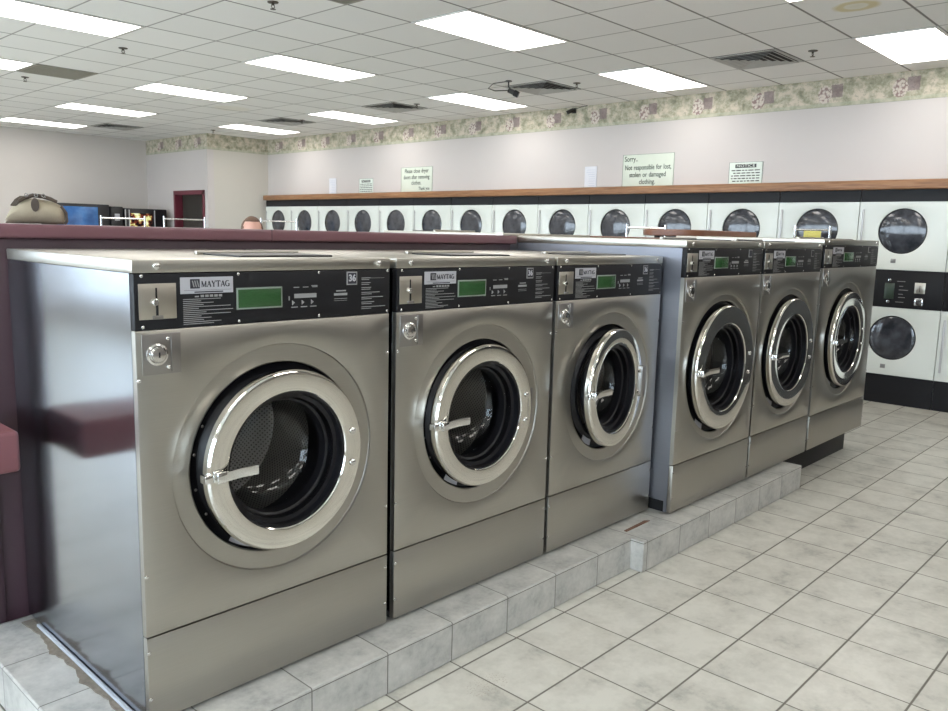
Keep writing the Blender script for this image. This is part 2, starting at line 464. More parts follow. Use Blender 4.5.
# ------------------------------------------------------------------ washers
def rect_ring(cx, cz, hw0, hw1, hz0, hz1, N):
    """points on the rectangle (relative extents) at the angles of an N-gon, corners included"""
    pts = []
    cs = [math.atan2(b, a) % (2 * PI) for a, b in ((hw1, hz1), (-hw0, hz1), (-hw0, -hz0), (hw1, -hz0))]
    ang = [2 * PI * i / N for i in range(N)]
    for c in cs:
        k = min(range(N), key=lambda i: abs(ang[i] - c)); ang[k] = c
    for a in ang:
        ca, sa = math.cos(a), math.sin(a); t = 1e9
        if ca > 1e-9: t = min(t, hw1 / ca)
        if ca < -1e-9: t = min(t, -hw0 / ca)
        if sa > 1e-9: t = min(t, hz1 / sa)
        if sa < -1e-9: t = min(t, -hz0 / sa)
        pts.append((cx + ca * t, cz + sa * t, a))
    return pts

def stroke_letters(word, mb, x, z, h, y, t):
    """serif capitals out of strokes on a plane facing -y; returns the end x"""
    def bar(x0, z0, x1, z1, w):
        d = Vector((x1 - x0, z1 - z0)); n = Vector((-d.y, d.x)).normalized() * w / 2
        P = [(x0 + n.x, z0 + n.y), (x0 - n.x, z0 - n.y), (x1 - n.x, z1 - n.y), (x1 + n.x, z1 + n.y)]
        mb.prism(P, y, y - .0006, 'y')
    thin = t * .5
    for ch in word:
        if ch == 'M':
            w = h * .95; bar(x + .1 * w, z, x + .1 * w, z + h, thin); bar(x + .1 * w, z + h, x + .5 * w, z, t); bar(x + .5 * w, z, x + .88 * w, z + h, thin); bar(x + .88 * w, z, x + .88 * w, z + h, t)
            bar(x, z, x + .22 * w, z, thin); bar(x + .74 * w, z, x + w, z, thin)
        elif ch == 'A':
            w = h * .8; bar(x + .08 * w, z, x + .5 * w, z + h, thin); bar(x + .5 * w, z + h, x + .9 * w, z, t); bar(x + .25 * w, z + .33 * h, x + .75 * w, z + .33 * h, thin)
            bar(x, z, x + .22 * w, z, thin); bar(x + .74 * w, z, x + w, z, thin)
        elif ch == 'Y':
            w = h * .8; bar(x + .1 * w, z + h, x + .5 * w, z + .45 * h, t); bar(x + .9 * w, z + h, x + .5 * w, z + .45 * h, thin); bar(x + .5 * w, z, x + .5 * w, z + .5 * h, t)
            bar(x, z + h, x + .26 * w, z + h, thin); bar(x + .74 * w, z + h, x + w, z + h, thin); bar(x + .32 * w, z, x + .68 * w, z, thin)
        elif ch == 'T':
            w = h * .75; bar(x, z + h, x + w, z + h, thin * 1.2); bar(x + .5 * w, z, x + .5 * w, z + h, t); bar(x + .3 * w, z, x + .7 * w, z, thin); bar(x, z + h, x, z + .78 * h, thin); bar(x + w, z + h, x + w, z + .78 * h, thin)
        elif ch == 'G':
            w = h * .85; c = (x + .5 * w, z + .5 * h); pr = None
            for k in range(13):
                a = math.radians(50 + 270 * k / 12); q = (c[0] + .45 * w * math.cos(a), c[1] + .5 * h * math.sin(a))
                if pr: bar(*pr, *q, t * (.5 + .5 * abs(math.cos(a))))
                pr = q
            bar(x + .85 * w, z + .02 * h, x + .85 * w, z + .45 * h, t); bar(x + .62 * w, z + .45 * h, x + w, z + .45 * h, thin)
        x += w + h * .10
    return x

def make_washer(w, ztop, zcap, zpan, zseam, depth, r_em, r_out, r_in, cz, badge, door_deg, zb=.161, side=SIDE, cx_off=.437, hubd=.056):
    """front-left-bottom corner of the face is the origin; local -y faces the room; heights are above the floor"""
    z0 = .149
    root = empty('front_load_washer')
    S = w / .865
    T, Cp, Pn, Sm, B = ztop - z0, zcap - z0, zpan - z0, zseam - z0, zb - z0
    cx, cz = cx_off * S, cz - z0
    g = .004
    bz = B + (.055 if side is SIDE2 else 0)
    m = MB()
    m.box(.002, .012, .040, depth, bz, Cp - .001); m.box(w - .012, w - .002, .040, depth, bz, Cp - .001)
    m.box(.012, w - .012, depth - .01, depth, bz, Cp - .001); m.box(.012, w - .012, .04, depth - .01, bz, bz + .01)
    m.box(.012, w - .012, .04, depth - .01, Cp - .011, Cp - .001)
    m.box(.002, .010, .022, .0405, B, Cp - .001); m.box(w - .010, w - .002, .022, .0405, B, Cp - .001)
    body = m.build('cabinet', side, root, False)
    f = MB()
    for fx in (.06, w - .06):
        for fy in (.08, depth - .1): f.cyl((fx, fy, 0), .025, 0, B + .004, 'z', 16)
    f.box(.03, w - .03, .05, depth - .05, .0, bz + .003)
    f.build('base_feet', GAP, root)
    # top cap
    cap = MB().box(0, w, 0, depth, Cp, T, .003).build('top_cap', CAPST, root)
    lid = MB().box(.38 * S, .72 * S, .12, .34, T - .002, T + .006, .003); lid.build('supply_lid', DARKMET, cap)
    MB().box(.36 * S, .74 * S, .34, .36, T - .002, T + .012, .002).build('lid_hinge', CAPST, cap)
    def screw(name, x, z, r, parent, y=0, mat=CHROME2):
        s = MB().lathe([(r, .0), (r * .95, -r * .35), (r * .6, -r * .62), (0, -r * .72)], (0, 0, 0), 'y', 14).build(name, mat, parent)
        s.location = (x, y, z); return s
    screw('bolt', .064 * S, (T + Cp) / 2 + .001, .010, cap); screw('bolt', w - .052, (T + Cp) / 2 + .001, .010, cap)
    # control panel
    cp = MB().box(.003, w - .003, -.001, .024, Pn, Cp - .002, .0015).build('control_panel', BLACK, root)
    ph = Cp - Pn; k = ph / .147
    Z = lambda a: Pn + (a - 1.259) * k          # heights measured on the first machine
    X = lambda a: (a - .907) * S
    MB().box(X(.921), X(1.023), -.0025, .01, Z(1.286), Z(1.379), .0008).build('coin_plate', PLATE, cp)
    c = MB().box(X(.966), X(.970), -.0042, .0, Z(1.337), Z(1.368)); c.box(X(.966), X(.972), -.0045, 0, Z(1.292), Z(1.325)); c.build('coin_slot', GAP, cp)
    MB().cyl((X(.963), 0, Z(1.331)), .009, -.012, 0, 'y', 16, .002).build('reject_button', CHROME2, cp)
    MB().box(X(.956), X(.984), -.008, 0, Z(1.286), Z(1.296), .002).build('coin_return', DKPLATE, cp)
    MB().box(X(1.035), X(1.191), -.002, .01, Z(1.349), Z(1.393)).build('name_plate', SILV, cp)
    lg = MB()
    a, b = X(1.063), X(1.091); zl, zh = Z(1.3625), Z(1.388)
    lg.box(a, b, -.0029, -.001, zl, zh, .0008)
    x = X(1.0955); e = stroke_letters('MAYTAG', lg, x, Z(1.3665), .0155 * k, -.002, .0032)
    lg.box(X(1.045), X(1.185), -.0025, -.001, Z(1.3575), Z(1.3582)); lg.box(X(1.075), X(1.160), -.0025, -.001, Z(1.3512), Z(1.3545))
    lg.build('dark_lettering', INKD, cp)
    wv = MB()
    for i in range(3):
        q = a + .0045 + i * .0068
        wv.prism([(q, zh - .004), (q + .0032, zh - .004), (q + .0078, zl + .004), (q + .0046, zl + .004)], -.0029, -.0034, 'y')
    # small print
    for i in range(5): wv.box(X(1.093 + i * .0135), X(1.103 + i * .0135), -.0016, 0, Z(1.3385), Z(1.345))
    wv.box(X(1.076), X(1.088), -.0016, 0, Z(1.339), Z(1.3425))
    rr = random.Random(3)
    for i, ln in enumerate([.75, .35, .6, .4, .95, .3, 1.0, .45, .95, .35, .55, .4, .75, .6]):
        z = Z(1.334 - i * .0051); wv.box(X(1.042), X(1.042 + .148 * ln), -.0015, 0, z - .0009, z + .0009)
    wv.box(X(1.394), X(1.474), -.0016, 0, Z(1.3235), Z(1.3365))
    for i in range(3):
        q = X(1.386 + i * .034); z = Z(1.3105)
        MB().prism([(q, z - .007), (q + .009, z), (q, z + .007)], 0, -.003, 'y').build('start_button', INK, cp, False)
        wv.box(q - .003, q + .02, -.0015, 0, Z(1.2955), Z(1.2985))
        wv.box(X(1.392 + i * .033), X(1.412 + i * .033), -.0015, 0, Z(1.3545), Z(1.357))
    wv.box(X(1.456), X(1.478), -.0015, 0, Z(1.3580), Z(1.3605)); wv.box(X(1.374), X(1.378), -.0015, 0, Z(1.318), Z(1.330))
    wv.box(X(1.541), X(1.592), -.0016, 0, Z(1.3255), Z(1.333)); wv.box(X(1.541), X(1.592), -.0015, 0, Z(1.315), Z(1.3165)); wv.box(X(1.541), X(1.592), -.0015, 0, Z(1.309), Z(1.3102))
    wv.box(X(1.549), X(1.587), -.0015, 0, Z(1.338), Z(1.342))
    z = 1.378
    for i, (p, q) in enumerate([(.35, .3), (.35, .3), (.38, .35), (.72, .4), (.85, .4), (.5, .4), (.95, .38)]):
        for d, ln in ((0, p), (.0055, q)):
            wv.box(X(1.650), X(1.650 + .105 * ln), -.0015, 0, Z(z - d - .001), Z(z - d + .001))
        z -= .0155
    wv.box(X(1.650), X(1.745), -.0015, 0, Z(1.3765), Z(1.3775))
    # badge frame
    a, b, zl, zh = X(1.590), X(1.632), Z(1.357), Z(1.399)
    wv.box(a, b, -.0022, 0, zl, zh, .0012)
    wv.build('light_print', INK, cp)
    MB().box(a + .004, b - .004, -.0028, -.002, zl + .004, zh - .004).build('badge_field', INKD, cp)
    if badge:
        text_mesh(badge, .029 * k, SILV, 'badge_number', cp, ((a + b) / 2, -.0032, (zl + zh) / 2), FRONT, .0006, bold=.0009)
    fr = MB().box(X(1.201), X(1.351), -.004, .01, Z(1.299), Z(1.360), .001); fr.build('display_bezel', LCDFR, cp)
    MB().box(X(1.2055), X(1.3465), -.0048, 0, Z(1.3035), Z(1.3555), .0005).build('display', LCD, cp)
    for sx in (.930, 1.208, 1.483, 1.757):
        for sz in (1.399, 1.267): screw('screw', X(sx), Z(sz), .0045, cp, -.001)
    # upper front panel with round opening
    N = 96
    hub = r_em - hubd
    m = MB(); b_ = m.b
    xl, xr, zlo, zhi = .003, w - .003, Sm + .002, Pn - .002
    rp = rect_ring(cx, cz, cx - xl, xr - cx, cz - zlo, zhi - cz, N)
    rings = [[b_.verts.new((p[0], .022, p[1])) for p in rp], [b_.verts.new((p[0], .0015, p[1])) for p in rp]]
    sm = [(cx + (p[0] - cx) * (1 - .002 / .3), cz + (p[1] - cz) * (1 - .002 / .3)) for p in rp]
    rings.append([b_.verts.new((p[0], 0, p[1])) for p in sm])
    for r, y in ((r_em + .0025, 0), (r_em + .0015, .0005), (r_em + .0005, .0045), (r_em - .0015, .0065), (r_em - .004, .0068), (r_em - .006, .0070), (hub + .006, .0085), (hub + .003, .0088), (hub + .0008, .0105), (hub, .014), (hub, .03)):
        rings.append([b_.verts.new((cx + r * math.cos(p[2]), y, cz + r * math.sin(p[2]))) for p in rp])
    for A, Bq in zip(rings, rings[1:]):
        for i in range(N): b_.faces.new((A[i], A[(i + 1) % N], Bq[(i + 1) % N], Bq[i]))
    up = m.build('front_panel', STEEL, root)
    MB().box(.003, w - .003, 0, .022, B + .002, Sm - .002, .0015).build('lower_panel', STEEL, root)
    for sx in (.008, w - .01):
        for sz in (1.127, .59, .37 if True else 0, .235): 
            if sz > zb: screw('screw', sx, sz - z0 - (.0 if sz > .5 else 0), .0055, root, 0)
    # lock plate
    lz0, lz1 = Pn - .119, Pn - .011; lx0, lx1 = .018, .018 + .106 * S
    lp = MB(); lp.box(lx0, lx1, -.003, .004, lz0, lz1, .001)
    lp.build('lock_plate', DKPLATE, root)
    lo = root.children[-1] if False else None
    l2 = MB(); zc = (lz0 + lz1) / 2; xc = lx0 + .038
    l2.lathe([(.029, -.003), (.029, -.010), (.024, -.012), (.021, -.009), (.019, -.009), (.018, -.019), (.008, -.0205), (0, -.0205)], (xc, 0, zc), 'y', 32)
    l2.build('lock_cylinder', CHROME2, root)
    MB().box(xc - .002, xc + .002, -.0212, -.02, zc - .007, zc + .007).build('key_slot', GAP, root)
    MB().box(lx0 + .078, lx0 + .083, -.006, 0, lz0 + .005, lz1 - .003, .001).build('lock_rib', DKPLATE, root)
    screw('screw', lx0 + .070, lz1 - .014, .0055, root, -.003); screw('screw', lx0 + .070, lz0 + .018, .0055, root, -.003)
    # tub behind the opening
    q = hub
    m = MB().lathe([(q + .0005, .019), (q - .004, .03), (q - .02, .036), (r_in + .052, .036), (r_in + .035, .020), (r_in + .02, .020), (r_in + .016, .05), (r_in + .012, .17), (r_in + .03, .19)], (cx, 0, cz), 'y', N)
    tub = m.build('tub_rim', RUB, root)
    MB().lathe([(r_in + .03, .19), (r_in + .05, .2), (r_in + .05, .44), (r_in - .02, .47), (.05, .45), (0, .45)], (cx, 0, cz), 'y', 64).build('drum', DRUM, root)
    for a in (152, 170, 192, 210): 
        A = math.radians(a); screw('screw', cx + (q - .022) * math.cos(A), cz + (q - .022) * math.sin(A), .0045, tub, .036, DKPLATE)
    # door, its origin at the hinge on the right
    yf = -.028
    hx, hy = cx + r_out - .005, -.012
    th = (r_out - r_in)
    O = (cx - hx, -hy, cz)   # centre in door space
    prof = [(r_in, yf + .010), (r_in, yf + .004), (r_in + .003, yf + .0005), (r_in + .005, yf), (r_out - .008, yf - .0025), (r_out - .006, yf - .0023), (r_out - .001, yf + .004), (r_out, yf + .008), (r_out, yf + .010), (r_out, yf + .026), (r_out - .004, yf + .030), (r_in, yf + .030)]
    door = MB().lathe(prof, O, 'y', N, True).build('door', CHROME, root)
    door.location = (hx, hy, 0); door.rotation_euler = (0, 0, math.radians(door_deg))
    MB().lathe([(r_out - .014, yf + .030), (r_out - .014, yf + .044), (r_in + .012, yf + .050), (r_in + .002, yf + .032)], O, 'y', N).build('door_gasket', RUB, door)
    MB().lathe([(r_in, yf + .006), (r_in - .008, yf + .008), (r_in - .010, yf + .03), (r_in - .022, yf + .034), (r_in - .026, yf + .055), (r_in - .034, yf + .06), (r_in - .036, yf + .10)], O, 'y', N).build('window_gasket', RUB, door)
    MB().lathe([(r_in - .024, yf + .034), (r_in - .034, yf + .085), (r_in - .05, yf + .125), (r_in * .6, yf + .155), (r_in * .25, yf + .165), (0, yf + .167)], O, 'y', 64).build('window', GLASS, door)
    # handle: clamp on the ring's left side and a lever reaching right
    ax = O[0] - (r_in + .5 * th)
    m = MB(); m.box(ax - .045, ax - .018, yf - .010 - hy * 0, yf + .02, cz - .014, cz + .010, .003)
    m.box(ax - .012, ax + .018, yf - .020, yf + .0, cz - .018, cz + .014, .003)
    hb = m.build('latch', CHROME2, door)
    L = .100 * r_in / .205
    pts = [(ax + .002, -.018), (ax + .04, -.014), (ax + L, -.034)]
    m = MB(); bb = m.b; rings2 = []
    for i, (px, dy) in enumerate([(ax - .002, -.016), (ax + .03, -.017), (ax + .055, -.024), (ax + L, -.040)]):
        zz = cz - .003 + .004 * i / 1.0 * (r_in / .205); hh = .0135
        rings2.append([bb.verts.new((px, yf + dy + sy, zz + sz)) for sy, sz in ((-.003, -hh), (-.004, 0), (-.003, hh), (.003, hh), (.003, -hh))])
    for A, Bq in zip(rings2, rings2[1:]):
        for i in range(5): bb.faces.new((A[i], A[(i + 1) % 5], Bq[(i + 1) % 5], Bq[i]))
    bb.faces.new(rings2[0]); bb.faces.new(rings2[-1][::-1])
    m.build('handle', CHROME2, door)
    for dz in (-.052, .052):
        rr_ = r_in + .5 * th; aa = math.asin(dz / rr_)
        screw('hinge_bolt', O[0] + rr_ * math.cos(aa), cz + dz, .011, door, yf - .002 + O[1] - O[1])
    # the door parts that were placed with an absolute y need the hinge offset
    for ch in door.children:
        if ch.name.split('.')[0] in ('latch', 'handle', 'hinge_bolt'): ch.location.y += -hy
    h = MB().box(cx + r_out - .03, cx + r_out + .004, -.030, .03, cz - .075, cz + .075, .004); h.build('hinge', DKPLATE, root)
    # caution sticker under the opening
    MB().lathe([(hub - .034, .030), (hub - .006, .0275)], (cx, 0, cz), 'y', 12, False, math.radians(234), math.radians(250)).build('warning_sticker', SILV, root)
    return root

G1 = 'stainless washers in the front row, left bank'
wA = make_washer(.8632, 1.4409, 1.4063, 1.259, .4145, .935, .345, .272, .207, .845, '36', 1.0)
wA.location = (.907, 2.0379, .149)
door_of0 = next(c for c in wA.children if c.name.startswith('door')); door_of0.location.y -= .016
tag(wA, 'stainless steel front-load washer nearest the viewer, its whole left side panel in view', 'washing machine')
def door_of(o): return next(c for c in o.children if c.name.startswith('door'))
w2 = copy_tree(wA); w2.location = (1.7970, 2.0379, .149); door_of(w2).rotation_euler.z = math.radians(.5); door_of(w2).location.y += .016
tag(w2, 'stainless steel washer standing second from the near end, between two machines of its own size', 'washing machine')
w3 = copy_tree(wA); w3.location = (2.6770, 2.0379, .149); w3.scale.x = .976; door_of(w3).rotation_euler.z = math.radians(7.0); door_of(w3).location.y += .034
tag(w3, 'stainless steel washer with its round door ajar, third from the near end', 'washing machine')
w4 = make_washer(.8650, 1.5228, 1.4854, 1.3431, .4077, 1.055, .385, .328, .232, .862, '', .5, side=SIDE2, cx_off=.447, hubd=.035)
w4.location = (3.536, 1.9249, .149)
tag(w4, 'taller stainless steel washer whose bluish side juts out beside the ajar one', 'washing machine')
w5 = copy_tree(w4); w5.location = (4.4180, 1.9249, .149)
tag(w5, 'taller stainless steel washer above the far end of the tiled kerb', 'washing machine')
w6 = make_washer(1.07, 1.549, 1.511, 1.363, .392, 1.055, .392, .328, .232, .868, '', .5, side=SIDE2, cx_off=.425, hubd=.04)
w6.location = (5.312, 1.9249, .149)
tag(w6, 'dark-looking widest stainless washer at the far end of the row, raised on a black base', 'washing machine')
wb = copy_tree(w4); wb.location = (4.42, 4.16, .149 + .012); wb.rotation_euler.z = PI
tag(wb, 'washer backed up behind the row, only the pale edge of its top showing', 'washing machine')
# base of the far machine
b = MB().box(4.99, 6.22, 1.985, 2.95, 0, .149, .004).build('machine_base', BLACK)
tag(b, 'black steel plinth under the last washers past the tiled kerb', 'plinth')
b = MB().box(3.58, 4.4, 3.15, 4.1, 0, .149, .004).build('machine_base', BLACK)
tag(b, 'low plinth carrying the washer that stands behind the row', 'plinth')
# rough sealant strip and white angle along the near machine's foot
m = MB(); rr = random.Random(5); P = []
n = 46
for i in range(n + 1):
    y = 1.93 + (2.93 - 1.93) * i / n
    P.append((.878 - .0 + rr.uniform(-.004, .003) + .006 * math.sin(y * 23) - (.008 if rr.random() < .12 else 0), y))
m.prism(P + [(.908, 2.93), (.908, 1.93)], .149, .1535)
tag(m.build('sealant_strip', CONC, None, False), 'ragged brown bead of old grout along the foot of the nearest washer', 'sealant')
tag(MB().box(.896, .906, 2.04, 2.86, .1535, .162, .001).build('angle_strip', GREYST), 'thin white plastic strip lying on the brown grout bead', 'edging strip')
m = MB(); m.prism([(3.185, 1.966), (3.185, 1.952), (3.40, 1.955), (3.375, 1.973)], .149, .153)
tag(m.build('rust_chip', plain('rust', (.15, .075, .045), .9, 0, .3, 80), None, False), 'rusty sliver on the kerb where the two washer banks meet', 'debris')
m = MB().box(3.545, 3.70, 2.04, 2.3, .150, .235, .003)

# ------------------------------------------------------------------ maroon bulkhead & counters
bk = empty('bulkhead', (0, 0, 0), 0, 'long maroon laminate bulkhead running behind the nearest washers', 'partition')
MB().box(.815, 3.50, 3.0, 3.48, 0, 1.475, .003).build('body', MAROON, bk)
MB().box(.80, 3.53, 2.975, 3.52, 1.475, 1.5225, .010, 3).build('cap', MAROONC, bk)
MB().box(.80, .8415, 2.985, 3.49, .150, 1.474, .003).build('end_post', MAROON, bk)
MB().box(1.925, 1.9265, 2.973, 3.0, 1.476, 1.5228).build('cap_joint', MAROON, bk)
tb = empty('folding_counter', (0, 0, 0), 0, 'rose pink laminate counter end beside the maroon bulkhead, left of the washers', 'counter')
MB().box(-1.2, .818, 2.66, 2.974, .765, .895, .014, 3).build('top', PINK, tb)
MB().box(-.9, -.2, 2.85, 3.25, .0, .766, .003).build('base_panel', MAROON, tb)

pc = empty('service_partition', (0, 0, 0), 0, 'brown capped partition behind the taller washers', 'partition')
MB().box(4.46, 5.9, 3.14, 3.6, 0, 1.50, .003).build('body', MAROON, pc)
MB().box(4.44, 5.94, 3.11, 3.64, 1.50, 1.532, .006).build('cap', BROWN, pc)
# rounded brown top beyond
bt = empty('folding_table', (0, 0, 0), 0, 'tall reddish brown table with rounded corners beyond the taller washers', 'table')
m = MB(); P = []
x0, x1, y0, y1, r = 5.98, 7.3, 3.2, 3.75, .2
for cx_, cy_, a in ((x1 - r, y1 - r, 0), (x0 + r, y1 - r, 90), (x0 + r, y0 + r, 180), (x1 - r, y0 + r, 270)):
    for k in range(9):
        A = math.radians(a + 90 * k / 8); P.append((cx_ + r * math.cos(A), cy_ + r * math.sin(A)))
m.prism(P, 1.548, 1.602)
tt = m.build('top', BROWN, bt); bv = tt.modifiers.new('b', 'BEVEL'); bv.width = .008; bv.segments = 2; bv.limit_method = 'ANGLE'
for lx in (6.15, 7.1):
    for ly in (3.3, 3.62): MB().box(lx - .025, lx + .025, ly - .025, ly + .025, 0, 1.549, .003).build('leg', DARKMET, bt)

# ------------------------------------------------------------------ dryers
DW, D0, ND = .7955, 13.058, 15
def make_dryer():
    root = empty('stack_dryer')   # origin: front, left end (high y) at floor; local -x faces the room, local -y to the right
    W = DW
    MB().box(.012, .135, -W + .002, -.002, 0, 1.93, .002).build('cabinet', WHITE, root)
    MB().box(0, .012, -W + .003, -.003, 1.922, 2.034).build('header_panel', plain('charcoal header', (.016, .017, .020), .55, 0, .06, 8, Specular_IOR_Level=.25), root)
    MB().box(-.0, .012, -W + .002, -.002, 0.0, .278).build('kick_panel', BLACK, root)
    pn = MB().box(-.002, .012, -W + .002, -.002, .929, 1.284, .002).build('control_panel', BLACK, root)
    cy = -.3975
    # panel fittings (heights from the floor)
    MB().box(-.006, 0, cy + .02, cy + .105, 1.01, 1.16, .001).build('display', plain('dark green display', (.035, .055, .04), .3), pn)
    lt = MB()
    for z, a, b in ((1.18, .0, -.07), (1.135, -.02, -.055), (1.10, -.02, -.10), (1.06, -.02, -.06), (1.03, -.02, -.08), (.985, .0, -.07)):
        lt.box(-.0035, 0, cy + b, cy + a, z - .003, z + .003)
    lt.build('light_print', GREYP, pn)
    bt_ = MB()
    for z in (1.185, .985): bt_.lathe([(.018, 0), (.014, -.006), (0, -.008)], (0, cy + .065, z), 'x', 16)
    bt_.build('button', CHROME2, pn)
    MB().box(-.006, 0, cy - .245, cy - .155, 1.075, 1.175, .001).build('coin_plate', PLATE, pn)
    MB().box(-.007, 0, cy - .202, cy - .198, 1.09, 1.15).build('coin_slot', GAP, pn)
    lk = MB(); lk.box(-.008, 0, cy - .235, cy - .165, .965, 1.03, .002); lk.lathe([(.02, -.008), (.018, -.016), (0, -.018)], (0, cy - .2, .998), 'x', 20)
    lk.build('lock', CHROME2, pn)
    for z0, z1, cz in ((1.288, 1.918, 1.648), (.283, .926, .640)):
        N = 72
        m = MB(); b_ = m.b
        R = .2125
        rp = rect_ring(cy, cz, cy - (-W + .004), -.004 - cy, cz - z0, z1 - cz, N)
        rings = [[b_.verts.new((.012, p[0], p[1])) for p in rp], [b_.verts.new((-.012, p[0], p[1])) for p in rp]]
        for r, x in ((R + .006, -.012), (R, -.009), (R - .001, .004)):
            rings.append([b_.verts.new((x, cy + r * math.cos(p[2]), cz + r * math.sin(p[2]))) for p in rp])
        for A, B in zip(rings, rings[1:]):
            for i in range(N): b_.faces.new((A[i], A[(i + 1) % N], B[(i + 1) % N], B[i]))
        d = m.build('door', WHITE, root)
        MB().lathe([(R, .002), (R - .005, -.003), (R - .012, -.003), (R - .014, .002)], (0, cy, cz), 'x', 64).build('window_rim', RUB, d)
        MB().lathe([(R - .013, .001), (R * .8, -.006), (R * .5, -.012), (R * .2, -.015), (0, -.0155)], (0, cy, cz), 'x', 48).build('window', DRYG, d)
        hz0, hz1 = (1.40, 1.85) if z0 > 1 else (.36, .85)
        h = MB(); h.box(-.030, -.024, -.052, -.034, hz0, hz1, .002); h.box(-.026, -.011, -.047, -.039, hz0 + .02, hz0 + .04); h.box(-.026, -.011, -.047, -.039, hz1 - .04, hz1 - .02)
        h.build('handle', ALU, d)
        MB().box(-.014, -.011, cy + .03, cy + .075, cz - .297, cz - .258, .0008).build('badge', DKPLATE, d)
    return root
struct(MB().box(XW, XR, YN, D0 - DW * ND - .01, 0, 2.034), 'wall_added_dark', plain('added dark reflection panel', (.03, .03, .03), .5))  # unseen dark panel, added so the taller washers' fronts reflect something dark
dsaw = make_dryer()
ordn = ['first', 'second', 'third', 'fourth', 'fifth', 'sixth', 'seventh', 'eighth', 'ninth', 'tenth', 'eleventh', 'twelfth', 'thirteenth', 'fourteenth']

for k in range(ND):
    d = dsaw if k == 0 else copy_tree(dsaw)
    d.location = (XW, D0 - DW * k, 0)
    if k == 0: lab = 'white stacked dryer at the corner end of the dryer wall'
    elif k == 13: lab = 'white stacked dryer seen from header to black kick panel, just past the last washer'
    elif k == 14: lab = 'white stacked dryer cut off by the right edge of the photograph'
    elif k > 14: lab = ['white stacked dryer one place beyond the cut off one', 'white stacked dryer two places beyond the cut off one'][k - 15]
    else: lab = 'white stacked dryer, %s along the dryer wall from the corner end' % ordn[k]
    tag(d, lab, 'dryer', 'stacked dryers along the wall')

# ------------------------------------------------------------------ signs above dryers (on wall facing -x)
def sign(name, y1, y0, z0, z1, mat, label, border=None, x=XR - .001, lean=0):
    e = empty(name, (x, (y0 + y1) / 2, z0), 0, label, 'sign')
    MB().box(-.006, 0, -(y1 - y0) / 2, (y1 - y0) / 2, 0, z1 - z0, .001).build('board', mat, e)
    if border:
        w, h, t = (y1 - y0) / 2, z1 - z0, .005
        m = MB()
        for a, b, c, d in ((-w, w, 0, t), (-w, w, h - t, h), (-w, -w + t, 0, h), (w - t, w, 0, h)): m.box(-.0075, -.005, a + .004, b - .004, c + (.0 if c else .003), d - .002)
        m.build('border', border, e)
    return e
def lines(e, rows, mat=GREENK):
    for body, y, z, size, al, sx in rows:
        text_mesh(body, size, mat, 'lettering', e, (-.0075, y, z), WEST, .001, al, bold=.0008, sx=sx)
s = sign('wall_sign', 9.52, 8.83, 2.124, 2.50, SIGNP, 'pale green sign asking customers to close dryer doors after removing clothes', GREENK)
lines(s, [('Please close dryer', 0, .315, .085, 'CENTER', .82), ('doors after removing', 0, .225, .085, 'CENTER', .76), ('clothes.', .0, .14, .085, 'CENTER', .82), ('Thank you', -.17, .055, .068, 'CENTER', .8)])
s = sign('wall_sign', 5.525, 4.835, 2.124, 2.505, SIGNP, 'pale green sign saying not responsible for lost, stolen or damaged clothing', GREENK)
lines(s, [('Sorry..', .32, .325, .085, 'LEFT', .8), ('Not responsible for lost,', 0, .225, .082, 'CENTER', .74), ('stolen or damaged', 0, .14, .080, 'CENTER', .80), ('clothing.', 0, .058, .080, 'CENTER', .80)])
def notice(y1, y0, label):
    z0, z1 = 2.126, 2.362
    s = sign('notice_sign', y1, y0, z0, z1, NOTP, label, INKD)
    W = y1 - y0; h = z1 - z0
    MB().box(-.0085, -.005, -W * .31, W * .31, h * .74, h * .90).build('header_bar', INKD, s)
    text_mesh('NOTICE', .038, NOTP, 'header_lettering', s, (-.0095, 0, h * .82), WEST, .001, bold=.0004, sx=1.45 * W / .38, spacing=1.05)
    m = MB(); r = random.Random(2)
    for i in range(5):
        z = h * (.62 - i * .12); x0 = -W * .42; 
        while x0 < W * .38:
            L = r.uniform(.02, .06); m.box(-.0075, -.005, x0, min(x0 + L, W * .42), z - .004, z + .006); x0 += L + .012
    m.build('small_print', INKD, s)
notice(4.16, 3.78, 'small notice sign with a NOTICE header bar beside the lost clothing sign')
notice(10.54, 10.19, 'small pale notice between the white paper and the close dryer doors sign')
def paper(y1, y0, label):
    e = sign('paper_notice', y1, y0, 2.124, 2.388, PAPER, label)
    m = MB(); r = random.Random(4)
    for i in range(8): m.box(-.0068, -.0055, -(y1 - y0) * .36, (y1 - y0) * r.uniform(.1, .36), .03 + i * .027, .034 + i * .027)
    m.build('faint_print', plain('faint ink', (.5, .55, .66), .7), e)
paper(11.34, 11.15, 'small white sheet nearest the corner, standing on the oak ledge')
paper(6.08, 5.90, 'white paper sheet on the wall beside the lost clothing sign')

